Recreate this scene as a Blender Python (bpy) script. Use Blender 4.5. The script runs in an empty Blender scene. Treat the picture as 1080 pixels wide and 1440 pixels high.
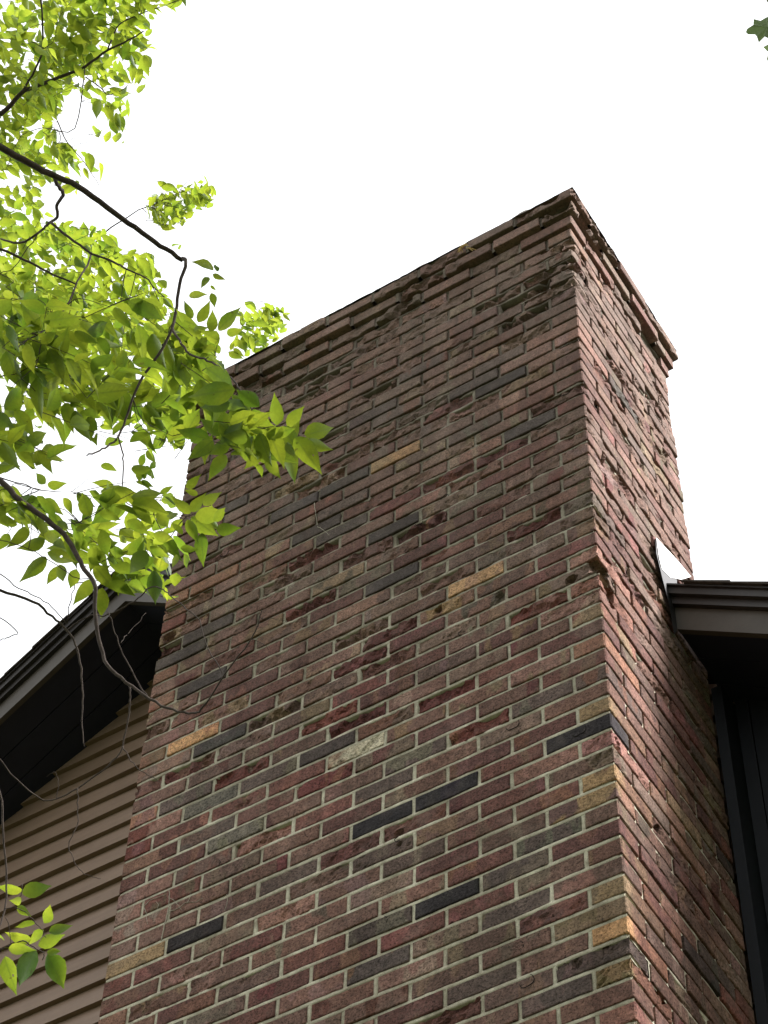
import bpy, math, random
import numpy as np
from mathutils import Vector, Matrix, noise

random.seed(7)
rng = np.random.default_rng(11)
S = bpy.context.scene
COL = S.collection

# ------------------------------------------------------------------ camera
ZG = 5.27                                   # height of brick course 0 above the lawn
RX = Vector((0.85024658, 0.52585086, 0.02369890))      # camera right
RD = Vector((-0.41481612, 0.69707154, -0.58482378))    # camera down
RF = Vector((-0.32404991, 0.48741373, 0.81081411))     # camera forward
CAM = Vector((1.7252, -3.7204, -3.6741 + ZG))
FPX = 3296.3                                # focal length for a 1080 x 1440 frame
cd = bpy.data.cameras.new("camera")
cam = bpy.data.objects.new("camera", cd)
COL.objects.link(cam)
cam.matrix_world = Matrix(((RX.x, -RD.x, -RF.x, CAM.x), (RX.y, -RD.y, -RF.y, CAM.y),
                           (RX.z, -RD.z, -RF.z, CAM.z), (0, 0, 0, 1)))
cd.sensor_fit = 'VERTICAL'
cd.sensor_height = 36.0
cd.sensor_width = 27.0
cd.lens = FPX / 1440 * 36
cd.clip_start = 0.05
cd.clip_end = 3000
S.camera = cam

# ------------------------------------------------------------------ sky, sun, exposure
SUN_TO = Vector((0.74, 0.22, 0.70)).normalized()
w = bpy.data.worlds.new("World")
S.world = w
w.use_nodes = True
nt = w.node_tree
nt.nodes.clear()
sky = nt.nodes.new('ShaderNodeTexSky')
sky.sky_type = 'NISHITA'
sky.sun_disc = False
sky.sun_elevation = math.asin(SUN_TO.z)
sky.sun_rotation = math.atan2(SUN_TO.x, SUN_TO.y)
sky.dust_density = 8.0
sky.air_density = 1.0
sky.ozone_density = 1.0
hs = nt.nodes.new('ShaderNodeHueSaturation')
hs.inputs['Saturation'].default_value = 0.25
cl = nt.nodes.new('ShaderNodeMix')                  # an even sheet of thin bright cloud over the clear sky
cl.data_type = 'RGBA'
cl.inputs[0].default_value = 0.80
cl.inputs[7].default_value = (5.6, 5.7, 5.8, 1)
bg = nt.nodes.new('ShaderNodeBackground')
bg.inputs['Strength'].default_value = 0.15
wo = nt.nodes.new('ShaderNodeOutputWorld')
nt.links.new(sky.outputs[0], hs.inputs['Color'])
nt.links.new(hs.outputs[0], cl.inputs[6])
nt.links.new(cl.outputs[2], bg.inputs['Color'])
nt.links.new(bg.outputs[0], wo.inputs['Surface'])
sl = bpy.data.lights.new("sun", 'SUN')
sl.energy = 4.6
sl.angle = math.radians(20)
sl.color = (1.0, 0.965, 0.96)
so = bpy.data.objects.new("sun", sl)
COL.objects.link(so)
so.rotation_euler = SUN_TO.to_track_quat('Z', 'Y').to_euler()
so.location = (6, 2, 14)
S.view_settings.view_transform = 'Standard'
S.view_settings.look = 'None'
S.view_settings.exposure = 1.15
S.view_settings.gamma = 1
S.view_settings.use_curve_mapping = False
S.render.engine = 'CYCLES'
S.cycles.max_bounces = 8
S.cycles.transparent_max_bounces = 8

# ------------------------------------------------------------------ helpers
def ray(px, py):
    return (RX * ((px - 540) / FPX) + RD * ((py - 720) / FPX) + RF)

def at(px, py, d):
    """point at distance d from the camera position along a sight line"""
    return CAM + ray(px, py).normalized() * d

def on_plane(px, py, ax, val):
    r = ray(px, py)
    return CAM + r * ((val - CAM[ax]) / r[ax])

def project(p):
    v = Vector(p) - CAM
    z = v.dot(RF)
    return 540 + FPX * v.dot(RX) / z, 720 + FPX * v.dot(RD) / z, z

def tag(o, label=None, cat=None, group=None, kind=None):
    if label: o['label'] = label
    if cat: o['category'] = cat
    if group: o['group'] = group
    if kind: o['kind'] = kind
    return o

def empty(name, loc=(0, 0, 0)):
    o = bpy.data.objects.new(name, None)
    o.location = loc
    o.empty_display_size = 0.2
    COL.objects.link(o)
    return o

def mesh(name, verts, faces, mat=None, smooth=False):
    me = bpy.data.meshes.new(name)
    me.from_pydata([tuple(v) for v in verts], [], faces)
    if mat is not None: me.materials.append(mat)
    if smooth and len(me.polygons):
        me.polygons.foreach_set('use_smooth', [True] * len(me.polygons))
    me.update()
    return me

def obj(name, me, parent=None, loc=None):
    o = bpy.data.objects.new(name, me)
    if loc is not None: o.location = loc
    if parent is not None:
        o.parent = parent
        o.matrix_parent_inverse = Matrix.Translation(-Vector(parent.location))
    COL.objects.link(o)
    return o

class MB:
    def __init__(s): s.v = []; s.f = []
    def add(s, vs, fs):
        b = len(s.v)
        s.v += [tuple(v) for v in vs]
        s.f += [tuple(i + b for i in f) for f in fs]
    def box(s, x0, x1, y0, y1, z0, z1):
        s.add([(x0,y0,z0),(x1,y0,z0),(x1,y1,z0),(x0,y1,z0),(x0,y0,z1),(x1,y0,z1),(x1,y1,z1),(x0,y1,z1)],
              [(0,3,2,1),(4,5,6,7),(0,1,5,4),(1,2,6,5),(2,3,7,6),(3,0,4,7)])
    def prism(s, poly, y0, y1):
        """polygon in x-z, counter-clockwise seen from -y, extruded along y"""
        n = len(poly)
        s.add([(x, y0, z) for x, z in poly] + [(x, y1, z) for x, z in poly],
              [tuple(range(n)), tuple(range(2*n-1, n-1, -1))] +
              [(i, i + n, (i+1) % n + n, (i+1) % n) for i in range(n)])
    def tube(s, pts, rad, sides=6):
        pts = [Vector(p) for p in pts]
        n = len(pts)
        up = Vector((0.13, 0.31, 0.94))
        vs = []; fs = []
        for i, p in enumerate(pts):
            t = (pts[min(i+1, n-1)] - pts[max(i-1, 0)])
            if t.length < 1e-9: t = Vector((0, 0, 1))
            t.normalize()
            a = t.cross(up)
            if a.length < 1e-4: a = t.cross(Vector((1, 0, 0)))
            a.normalize(); b = t.cross(a)
            r = rad[i] if hasattr(rad, '__len__') else rad
            for k in range(sides):
                an = 2 * math.pi * k / sides
                vs.append(p + (a * math.cos(an) + b * math.sin(an)) * r)
        for i in range(n - 1):
            for k in range(sides):
                k2 = (k + 1) % sides
                fs.append((i*sides+k, i*sides+k2, (i+1)*sides+k2, (i+1)*sides+k))
        fs.append(tuple(range(sides-1, -1, -1)))
        fs.append(tuple((n-1)*sides + k for k in range(sides)))
        s.add(vs, fs)
    def mesh(s, name, mat=None, smooth=False): return mesh(name, s.v, s.f, mat, smooth)

def spline(pts, step=4):
    """Catmull-Rom through points"""
    P = [Vector(p) for p in pts]
    if len(P) < 3: return P
    P = [P[0] * 2 - P[1]] + P + [P[-1] * 2 - P[-2]]
    out = []
    for i in range(1, len(P) - 2):
        for k in range(step):
            t = k / step
            a, b, c, d = P[i-1], P[i], P[i+1], P[i+2]
            out.append(0.5 * ((2*b) + (c-a)*t + (2*a-5*b+4*c-d)*t*t + (3*b-a-3*c+d)*t**3))
    out.append(P[-2])
    return out

def ease(a, b, x):
    t = min(1, max(0, (x - a) / (b - a)))
    return t * t * (3 - 2 * t)

# ------------------------------------------------------------------ materials
def new_mat(name):
    m = bpy.data.materials.new(name)
    m.use_nodes = True
    n = m.node_tree.nodes
    n.clear()
    out = n.new('ShaderNodeOutputMaterial')
    return m, m.node_tree, out

def N(t, typ, **kw):
    n = t.nodes.new(typ)
    for k, v in kw.items():
        if k in n.inputs: n.inputs[k].default_value = v
        else: setattr(n, k, v)
    return n

def noise_tex(t, vec, scale, detail=4, rough=0.6):
    n = t.nodes.new('ShaderNodeTexNoise')
    n.inputs['Scale'].default_value = scale
    n.inputs['Detail'].default_value = detail
    n.inputs['Roughness'].default_value = rough
    t.links.new(vec, n.inputs['Vector'])
    return n.outputs['Fac']

def ramp(t, fac, p0, p1, c0=(0,0,0,1), c1=(1,1,1,1)):
    r = t.nodes.new('ShaderNodeValToRGB')
    r.color_ramp.elements[0].position = p0
    r.color_ramp.elements[1].position = p1
    r.color_ramp.elements[0].color = c0
    r.color_ramp.elements[1].color = c1
    t.links.new(fac, r.inputs[0])
    return r.outputs[0]

def mixc(t, fac, a, b, blend='MIX'):
    m = t.nodes.new('ShaderNodeMix')
    m.data_type = 'RGBA'
    m.blend_type = blend
    for sock, v in ((m.inputs[0], fac), (m.inputs[6], a), (m.inputs[7], b)):
        if hasattr(v, 'links') or isinstance(v, bpy.types.NodeSocket): t.links.new(v, sock)
        else: sock.default_value = v
    return m.outputs[2]

def math_n(t, op, a, b=0.0):
    m = t.nodes.new('ShaderNodeMath')
    m.operation = op
    for sock, v in ((m.inputs[0], a), (m.inputs[1], b)):
        if isinstance(v, bpy.types.NodeSocket): t.links.new(v, sock)
        else: sock.default_value = v
    return m.outputs[0]

def bump(t, h, strength, dist):
    b = t.nodes.new('ShaderNodeBump')
    b.inputs['Strength'].default_value = strength
    b.inputs['Distance'].default_value = dist
    t.links.new(h, b.inputs['Height'])
    return b.outputs[0]

def position(t):
    return t.nodes.new('ShaderNodeNewGeometry').outputs['Position']

def bsdf(t, out, base, rough=0.85, normal=None, spec=0.3):
    p = t.nodes.new('ShaderNodeBsdfPrincipled')
    p.inputs['Roughness'].default_value = rough
    p.inputs['Specular IOR Level'].default_value = spec
    if isinstance(base, bpy.types.NodeSocket): t.links.new(base, p.inputs['Base Color'])
    else: p.inputs['Base Color'].default_value = base
    if normal is not None: t.links.new(normal, p.inputs['Normal'])
    t.links.new(p.outputs[0], out.inputs['Surface'])
    return p

def streaks(t, pos, c):
    """rain run-off: long soft vertical stains that cross bricks and joints alike"""
    mp = t.nodes.new('ShaderNodeMapping'); t.links.new(pos, mp.inputs['Vector'])
    mp.inputs['Scale'].default_value = (7.0, 7.0, 0.75)
    s1 = ramp(t, noise_tex(t, mp.outputs[0], 1.0, 5, 0.65), 0.36, 0.62, (.70, .67, .64, 1), (1.10, 1.09, 1.08, 1))
    c = mixc(t, 0.75, c, s1, 'MULTIPLY')
    s2 = ramp(t, noise_tex(t, pos, 2.2, 4, 0.6), 0.35, 0.65, (.80, .79, .78, 1), (1.10, 1.09, 1.08, 1))
    return mixc(t, 0.8, c, s2, 'MULTIPLY')

def mat_brick():
    m, t, out = new_mat('brick_clay')
    pos = position(t)
    a = N(t, 'ShaderNodeAttribute', attribute_name='ca').outputs['Color']
    b = N(t, 'ShaderNodeAttribute', attribute_name='cb').outputs['Color']
    mp = t.nodes.new('ShaderNodeMapping'); t.links.new(pos, mp.inputs['Vector'])
    mp.inputs['Scale'].default_value = (1.0, 1.0, 0.45)
    band = ramp(t, noise_tex(t, mp.outputs[0], 13, 2, 0.5), 0.53, 0.57)
    c = mixc(t, band, a, b)
    # cloudy tone inside each brick
    n1 = noise_tex(t, pos, 34, 5, 0.65)
    c = mixc(t, 1.0, c, ramp(t, n1, 0.28, 0.75, (.60,.59,.58,1), (1.36,1.30,1.25,1)), 'MULTIPLY')
    c = mixc(t, 1.0, c, ramp(t, noise_tex(t, pos, 125, 3, 0.65), 0.30, 0.70, (.56,.55,.54,1), (1.50,1.48,1.46,1)), 'MULTIPLY')
    # dark pits and grog flecks
    pit = ramp(t, noise_tex(t, pos, 170, 2, 0.5), 0.36, 0.43, (.34,.32,.30,1), (1,1,1,1))
    c = mixc(t, 0.85, c, pit, 'MULTIPLY')
    v = N(t, 'ShaderNodeTexVoronoi', Scale=260.0); t.links.new(pos, v.inputs['Vector'])
    fl = math_n(t, 'MULTIPLY', ramp(t, v.outputs['Distance'], 0.10, 0.22, (1,1,1,1), (0,0,0,1)),
                ramp(t, noise_tex(t, pos, 17, 2), 0.58, 0.68))
    c = mixc(t, math_n(t, 'MULTIPLY', fl, 0.55), c, (.62, .56, .46, 1))
    # lime bloom and lichen film in patches, soot and weather on the upper stack
    film = ramp(t, noise_tex(t, pos, 5.5, 5, 0.7), 0.52, 0.74)
    c = mixc(t, math_n(t, 'MULTIPLY', film, 0.30), c, (.30, .245, .205, 1))
    sep = t.nodes.new('ShaderNodeSeparateXYZ'); t.links.new(pos, sep.inputs[0])
    hgt = t.nodes.new('ShaderNodeMapRange')
    hgt.inputs['From Min'].default_value = ZG + 1.4
    hgt.inputs['From Max'].default_value = ZG + 3.9
    t.links.new(sep.outputs['Z'], hgt.inputs['Value'])
    wn = math_n(t, 'MULTIPLY', hgt.outputs[0], ramp(t, noise_tex(t, pos, 9, 5, 0.7), 0.25, 0.7, (.25,.25,.25,1)))
    c = mixc(t, math_n(t, 'MULTIPLY', wn, 0.60), c, (.250, .200, .166, 1))
    c = streaks(t, pos, c)
    fine = noise_tex(t, pos, 420, 3, 0.7)
    rough = noise_tex(t, pos, 75, 5, 0.7)
    h = math_n(t, 'ADD', math_n(t, 'MULTIPLY', rough, 1.4), math_n(t, 'MULTIPLY', fine, 0.45))
    h = math_n(t, 'ADD', h, math_n(t, 'MULTIPLY', pit, 0.35))
    bsdf(t, out, c, 0.92, bump(t, h, 0.85, 0.006), 0.2)
    return m

def mat_mortar():
    m, t, out = new_mat('mortar')
    pos = position(t)
    n = noise_tex(t, pos, 11, 5, 0.65)
    c = ramp(t, n, 0.3, 0.7, (.42, .395, .31, 1), (.70, .68, .55, 1))
    c = mixc(t, 0.9, c, ramp(t, noise_tex(t, pos, 26, 4, 0.7), 0.32, 0.62, (.64, .61, .57, 1), (1.10, 1.10, 1.08, 1)), 'MULTIPLY')
    sep = t.nodes.new('ShaderNodeSeparateXYZ'); t.links.new(pos, sep.inputs[0])
    hgt = t.nodes.new('ShaderNodeMapRange')
    hgt.inputs['From Min'].default_value = ZG + 0.9
    hgt.inputs['From Max'].default_value = ZG + 3.2
    t.links.new(sep.outputs['Z'], hgt.inputs['Value'])
    d = ramp(t, noise_tex(t, pos, 6, 4, 0.7), 0.30, 0.50, (.68,.68,.68,1))
    c = mixc(t, math_n(t, 'MULTIPLY', math_n(t, 'MULTIPLY', hgt.outputs[0], d), 0.95), c, (.128, .105, .085, 1))
    c = streaks(t, pos, c)
    grit = ramp(t, noise_tex(t, pos, 300, 2), 0.3, 0.5, (.6,.6,.6,1), (1.05,1.05,1.05,1))
    c = mixc(t, 0.8, c, grit, 'MULTIPLY')
    bsdf(t, out, c, 0.95, bump(t, noise_tex(t, pos, 160, 5, 0.7), 0.6, 0.004), 0.15)
    return m

def mat_paint(name, c0, c1, rough=0.6, scale=(2, 2, 30), bs=0.12, spec=0.3):
    m, t, out = new_mat(name)
    pos = position(t)
    mp = t.nodes.new('ShaderNodeMapping'); t.links.new(pos, mp.inputs['Vector'])
    mp.inputs['Scale'].default_value = scale
    c = ramp(t, noise_tex(t, mp.outputs[0], 1.6, 5, 0.65), 0.3, 0.72, c0, c1)
    c = mixc(t, 0.35, c, ramp(t, noise_tex(t, pos, 5, 4, 0.7), 0.3, 0.7, (.6,.58,.55,1), (1.1,1.1,1.1,1)), 'MULTIPLY')
    bsdf(t, out, c, rough, bump(t, noise_tex(t, mp.outputs[0], 14, 4), bs, 0.003), spec)
    return m

def mat_leaf(name, c0, c1, tr0, tr1, tfac=0.55, veins=False):
    m, t, out = new_mat(name)
    pos = position(t)
    n = noise_tex(t, pos, 9, 2)
    c = ramp(t, n, 0.32, 0.68, c0, c1)
    tr = ramp(t, n, 0.32, 0.68, tr0, tr1)
    vein = noise_tex(t, pos, 130, 3)
    c = mixc(t, 0.5, c, ramp(t, vein, 0.3, 0.7, (.75,.75,.7,1), (1.15,1.15,1.1,1)), 'MULTIPLY')
    tr = mixc(t, 0.5, tr, ramp(t, vein, 0.3, 0.7, (.75,.75,.7,1), (1.15,1.15,1.1,1)), 'MULTIPLY')
    if veins:
        # leaf-local coordinates: x runs along the midrib, y across the blade
        tc = t.nodes.new('ShaderNodeTexCoord')
        sp = t.nodes.new('ShaderNodeSeparateXYZ'); t.links.new(tc.outputs['Object'], sp.inputs[0])
        ay = math_n(t, 'ABSOLUTE', sp.outputs['Y'])
        ph = math_n(t, 'SUBTRACT', math_n(t, 'MULTIPLY', sp.outputs['X'], 46.0), math_n(t, 'MULTIPLY', ay, 44.0))
        rib = ramp(t, math_n(t, 'SINE', ph), 0.80, 1.0)
        mid = ramp(t, ay, 0.010, 0.030, (1,1,1,1), (0,0,0,1))
        vv = math_n(t, 'MAXIMUM', math_n(t, 'MULTIPLY', rib, 0.55), mid)
        tr = mixc(t, math_n(t, 'MULTIPLY', vv, 0.45), tr, (.10, .15, .02, 1))
        c = mixc(t, math_n(t, 'MULTIPLY', vv, 0.40), c, (.16, .21, .07, 1))
        oi = t.nodes.new('ShaderNodeObjectInfo')
        tone = ramp(t, oi.outputs['Random'], 0.0, 1.0, (.62, .72, .75, 1), (1.18, 1.12, 1.0, 1))
        tr = mixc(t, 1.0, tr, tone, 'MULTIPLY'); c = mixc(t, 1.0, c, tone, 'MULTIPLY')
        spot = ramp(t, noise_tex(t, pos, 70, 2), 0.68, 0.72)
        tr = mixc(t, math_n(t, 'MULTIPLY', spot, 0.7), tr, (.10, .07, .02, 1))
        hole = ramp(t, noise_tex(t, pos, 42, 1, 0.4), 0.735, 0.745)
    p = t.nodes.new('ShaderNodeBsdfPrincipled')
    t.links.new(c, p.inputs['Base Color'])
    p.inputs['Roughness'].default_value = 0.5
    p.inputs['Specular IOR Level'].default_value = 0.3
    tl = t.nodes.new('ShaderNodeBsdfTranslucent')
    t.links.new(tr, tl.inputs['Color'])
    bn = bump(t, vein, 0.25, 0.002)
    t.links.new(bn, p.inputs['Normal'])
    mx = t.nodes.new('ShaderNodeMixShader')
    mx.inputs[0].default_value = tfac
    t.links.new(p.outputs[0], mx.inputs[1]); t.links.new(tl.outputs[0], mx.inputs[2])
    last = mx.outputs[0]
    if veins:
        tp_ = t.nodes.new('ShaderNodeBsdfTransparent')
        m2 = t.nodes.new('ShaderNodeMixShader')
        t.links.new(hole, m2.inputs[0]); t.links.new(last, m2.inputs[1]); t.links.new(tp_.outputs[0], m2.inputs[2])
        last = m2.outputs[0]
    t.links.new(last, out.inputs['Surface'])
    return m

def mat_bark(name, c0, c1):
    m, t, out = new_mat(name)
    pos = position(t)
    c = ramp(t, noise_tex(t, pos, 60, 5, 0.7), 0.3, 0.7, c0, c1)
    bsdf(t, out, c, 0.9, bump(t, noise_tex(t, pos, 220, 4), 0.5, 0.002), 0.2)
    return m

M_BRICK = mat_brick()
M_MORTAR = mat_mortar()
M_SIDING = mat_paint('siding_paint', (.205, .139, .099, 1), (.240, .166, .119, 1), 0.55)
M_FASCIA = mat_paint('fascia_paint', (.060, .050, .041, 1), (.080, .068, .056, 1), 0.5, (6, 6, 6))
M_CROWNTRIM = mat_paint('roof_edge_metal', (.026, .022, .021, 1), (.040, .034, .032, 1), 0.45, (6, 6, 6))
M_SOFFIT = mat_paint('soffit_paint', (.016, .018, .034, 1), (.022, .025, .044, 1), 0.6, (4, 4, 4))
M_TRIM = mat_paint('dark_trim_paint', (.008, .010, .015, 1), (.012, .014, .020, 1), 0.6, (20, 20, 2))
M_SHINGLE = mat_paint('shingle', (.045, .038, .034, 1), (.085, .072, .064, 1), 0.95, (30, 30, 30), 0.6, 0.1)
M_FLASH = mat_paint('flashing_metal', (.80, .80, .79, 1), (.90, .90, .88, 1), 0.35, (9, 9, 9), 0.05, 0.6)
M_LEAD = mat_paint('dark_flashing', (.014, .013, .014, 1), (.022, .020, .021, 1), 0.5, (9, 9, 9), 0.1)
M_LEAF = mat_leaf('leaf_green', (.045, .100, .018, 1), (.085, .150, .028, 1), (.165, .275, .020, 1), (.40, .465, .035, 1), 0.52)
M_LEAFV = mat_leaf('leaf_green_veined', (.045, .100, .018, 1), (.085, .150, .028, 1), (.165, .275, .020, 1), (.40, .465, .035, 1), 0.52, True)
M_LEAF2 = mat_leaf('maple_leaf', (.075, .115, .045, 1), (.11, .15, .06, 1), (.12, .18, .06, 1), (.16, .22, .08, 1), 0.30)
M_BARK = mat_bark('bark', (.034, .026, .023, 1), (.095, .074, .062, 1))
M_BARKP = mat_bark('dry_stem', (.30, .27, .21, 1), (.46, .42, .34, 1))
M_CRACK = mat_bark('dark_rootlet', (.012, .010, .010, 1), (.03, .024, .02, 1))
M_STRAW = mat_bark('dry_straw', (.42, .28, .10, 1), (.62, .45, .20, 1))

def mat_ground():
    m, t, out = new_mat('lawn')
    pos = position(t)
    c = ramp(t, noise_tex(t, pos, 3, 6, 0.7), 0.3, 0.7, (.035, .045, .016, 1), (.075, .085, .035, 1))
    bsdf(t, out, c, 0.95, bump(t, noise_tex(t, pos, 60, 5), 0.8, 0.03), 0.1)
    return m

# ------------------------------------------------------------------ ground
g = MB()
R_ = 900.0
g.add([(-R_, -R_, 0), (R_, -R_, 0), (R_, R_, 0), (-R_, R_, 0)], [(0, 1, 2, 3)])
gr = obj('lawn', g.mesh('lawn', mat_ground()))
tag(gr, 'green lawn around the foot of the house', 'lawn', kind='structure')

# ------------------------------------------------------------------ house
PEAK_X, PEAK_Z = -2.29, ZG + 3.60           # underside of the rake at the ridge
SL = 0.715                                  # roof pitch
YF, YW = 0.50, 0.86                         # rake board face, gable wall face
HALF = 3.7
YB = 8.6
CH_W, CH_D = 1.6286, 0.7346                 # chimney plan
house = empty('house', (PEAK_X, YW, 0))
tag(house, 'brown lap-sided house gable with dark eaves behind the brick chimney', 'house')

def rake_z(x, off=0.0): return PEAK_Z + off - SL * abs(x - PEAK_X)

# lap siding, one board per course
PITCH = 0.0997
zrow0 = ZG + 2.924
zs = []
z = zrow0
while z > 0.35: z -= PITCH
while z < PEAK_Z - 0.05:
    zs.append(z); z += PITCH
for i, z in enumerate(zs):
    top = z + PITCH + 0.012
    half0 = min(HALF - .02, max(0.0, (PEAK_Z + 0.10 - z) / SL))
    half1 = min(HALF - .02, max(0.0, (PEAK_Z + 0.10 - top) / SL))
    if half0 < 0.08: continue
    wob = random.uniform(-.0012, .0012)
    yb, yt, th = YW - 0.019 + wob, YW + 0.003, 0.019
    b = MB()
    n = 14
    fr0, fr1 = [], []
    vs = []
    for k in range(n + 1):
        u = k / n * 2 - 1
        dz = 0.0012 * math.sin(k * 1.7 + i * 2.3)
        vs.append((PEAK_X + u * half0, yb + 0.0015 * math.sin(k * 0.9 + i), z + dz))
    for k in range(n + 1):
        u = k / n * 2 - 1
        vs.append((PEAK_X + u * max(half1, 0.001), yt, top))
    for k in range(n + 1):
        u = k / n * 2 - 1
        vs.append((PEAK_X + u * half0, yb + th + 0.012, z + 0.001))
    fs = []
    for k in range(n):
        fs.append((k, k + 1, n + 1 + k + 1, n + 1 + k))
        fs.append((2*(n+1) + k, 2*(n+1) + k + 1, k + 1, k))
    b.add(vs, fs)
    obj('siding_board', b.mesh('siding_board', M_SIDING), house)
# wall body behind the boards
b = MB()
b.prism([(PEAK_X - HALF, 0.0), (PEAK_X + HALF, 0.0), (PEAK_X + HALF, rake_z(PEAK_X + HALF)), (PEAK_X, PEAK_Z), (PEAK_X - HALF, rake_z(PEAK_X - HALF))], YW + 0.03, YB)
obj('wall', b.mesh('wall', M_TRIM), house)

def sloped(mb, x0, x1, lo, hi, y0, y1):
    """board following the rake between x0 and x1 (one side of the ridge), lo/hi heights above the rake underside"""
    a, c = min(x0, x1), max(x0, x1)
    mb.prism([(a, rake_z(a, lo)), (c, rake_z(c, lo)), (c, rake_z(c, hi)), (a, rake_z(a, hi))], y0, y1)

XE_L, XE_R = PEAK_X - HALF - 0.35, PEAK_X + HALF + 0.35
CL, CR = -CH_W - 0.012, 0.014               # where the rake is cut round the chimney
segs = [(XE_L, PEAK_X), (PEAK_X, CL), (CR, XE_R)]
for (x0, x1) in segs:
    # rake board
    b = MB(); sloped(b, x0, x1, 0.004, 0.112, YF, YF + 0.022)
    obj('fascia', b.mesh('fascia', M_FASCIA if x0 < CR else M_FASCIA), house)
    # crown strip and drip metal above it, stepped outwards
    b = MB()
    sloped(b, x0, x1, 0.113, 0.146, YF - 0.018, YF + 0.021)
    sloped(b, x0, x1, 0.147, 0.180, YF - 0.034, YF + 0.021)
    sloped(b, x0, x1, 0.181, 0.189, YF - 0.042, YF + 0.021)
    obj('drip_edge', b.mesh('drip_edge', M_CROWNTRIM), house)
    # soffit boards between rake board and wall
    ys = [YF + 0.023, YF + 0.14, YF + 0.262, YW + 0.02]
    for q in range(3):
        b = MB(); sloped(b, x0, x1, 0.012, 0.03, ys[q] + 0.002, ys[q+1] - 0.002)
        obj('soffit_board', b.mesh('soffit_board', M_SOFFIT), house)
# roof: decking and stepped shingle courses
roof = MB()
for sgn in (-1, 1):
    nst = 33
    for i in range(nst):
        u0 = i * (HALF + 0.4) / nst
        u1 = (i + 1) * (HALF + 0.4) / nst + 0.03
        xa, xb = PEAK_X + sgn * u0, PEAK_X + sgn * u1
        jit = random.uniform(-.004, .004)
        x0, x1 = min(xa, xb), max(xa, xb)
        inch = x1 > CL and x0 < CR
        y0 = (CH_D + 0.02) if inch else YF - 0.050 + jit
        l0 = 0.191
        poly = []
        for x in (x0, x1):
            poly.append((x, rake_z(x, l0)))
        up = 0.012 if True else 0
        hi0 = rake_z(x0, l0 + (0.006 if sgn > 0 else 0.013))
        hi1 = rake_z(x1, l0 + (0.013 if sgn > 0 else 0.006))
        roof.prism([poly[0], poly[1], (x1, hi1), (x0, hi0)], y0, YB + 0.3)
ro = obj('roof', roof.mesh('roof', M_SHINGLE), house)
# trim boards beside the chimney, plus a dark strip in place of shade
b = MB(); b.box(0.004, 0.038, CH_D + 0.004, YW + 0.012, 0.1, rake_z(0.04) - .01)
obj('trim_or_shade_board', b.mesh('trim_or_shade_board', M_TRIM), house)
for xa, xb in ((0.041, 0.084), (0.088, 0.22)):  # outer board is a dark stand-in for shade on the siding
    b = MB(); b.prism([(xa, 0.1), (xb, 0.1), (xb, rake_z(xb, 0.02)), (xa, rake_z(xa, 0.02))], YW - 0.034, YW + 0.014)
    obj('trim_or_shade_board', b.mesh('trim_or_shade_board', M_TRIM), house)
b = MB(); b.box(-CH_W - 0.09, -CH_W - 0.006, YW - 0.03, YW + 0.014, 0.1, rake_z(-CH_W) - .01)
obj('trim_or_shade_board', b.mesh('trim_or_shade_board', M_TRIM), house)
# flashing: bright step flashing on the stack above the roof, dark apron below it
def side_pt(px, py, x=0.012): 
    p = on_plane(px, py, 0, x); return (p.x, p.y, p.z)
fp = [(923, 756), (927, 785), (931, 800), (943, 812), (958, 815), (972, 811), (953, 788)]
A = [side_pt(*q, x=0.010) for q in fp]
Bk = [side_pt(*q, x=0.006) for q in fp]
n = len(fp)
obj('flashing', mesh('flashing', A + Bk, [tuple(range(n))[::-1], tuple(range(n, 2*n))] +
    [(i, (i+1) % n, (i+1) % n + n, i + n) for i in range(n)], M_FLASH), house)
ap = [(922, 757), (926, 787), (930, 800), (942, 812), (952, 815), (952, 840), (952, 888), (948, 892), (941, 850), (932, 815), (923, 778)]
A = [side_pt(*q, x=0.0145) for q in ap]
Bk = [side_pt(*q, x=0.004) for q in ap]
n = len(ap)
obj('flashing_apron', mesh('flashing_apron', A + Bk, [tuple(range(n))[::-1], tuple(range(n, 2*n))] +
    [(i, (i+1) % n, (i+1) % n + n, i + n) for i in range(n)], M_LEAD), house)

# ------------------------------------------------------------------ chimney
P = 0.0677
JT = 0.0112
K_TOP = 58                                   # courses 0..57 above the photo's lower edge
K_BOT = -77
MX = CH_W / 8.0                              # brick module along the front
MY = CH_D / 3.5                              # along the side
chim = empty('chimney', (-CH_W / 2, CH_D / 2, 0))
tag(chim, 'tall weathered red brick chimney with crumbling corbelled top beside the gable', 'chimney')

PAL = {
    'red':     ((.178, .069, .056), (.235, .110, .088)),
    'burg':    ((.140, .055, .051), (.195, .092, .079)),
    'brown':   ((.212, .124, .093), (.255, .162, .123)),
    'umber':   ((.160, .106, .084), (.205, .138, .108)),
    'taupe':   ((.222, .163, .121), (.265, .198, .150)),
    'pink':    ((.300, .168, .130), (.34, .215, .168)),
    'orange':  ((.315, .180, .118), (.36, .23, .155)),
    'tan':     ((.560, .370, .190), (.54, .36, .20)),
    'yellow':  ((.340, .258, .142), (.25, .18, .110)),
    'grey':    ((.128, .106, .093), (.17, .132, .112)),
    'slate':   ((.082, .073, .069), (.105, .090, .082)),
    'black':   ((.038, .036, .038), (.052, .048, .048)),
    'green':   ((.180, .172, .134), (.21, .19, .150)),
    'white':   ((.62, .59, .46), (.34, .25, .18)),
}
W8 = [('red', 18), ('burg', 15), ('brown', 27), ('umber', 15), ('taupe', 8), ('pink', 9), ('grey', 3.5), ('slate', 0.4), ('orange', 1.2), ('yellow', 0.5)]

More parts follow.
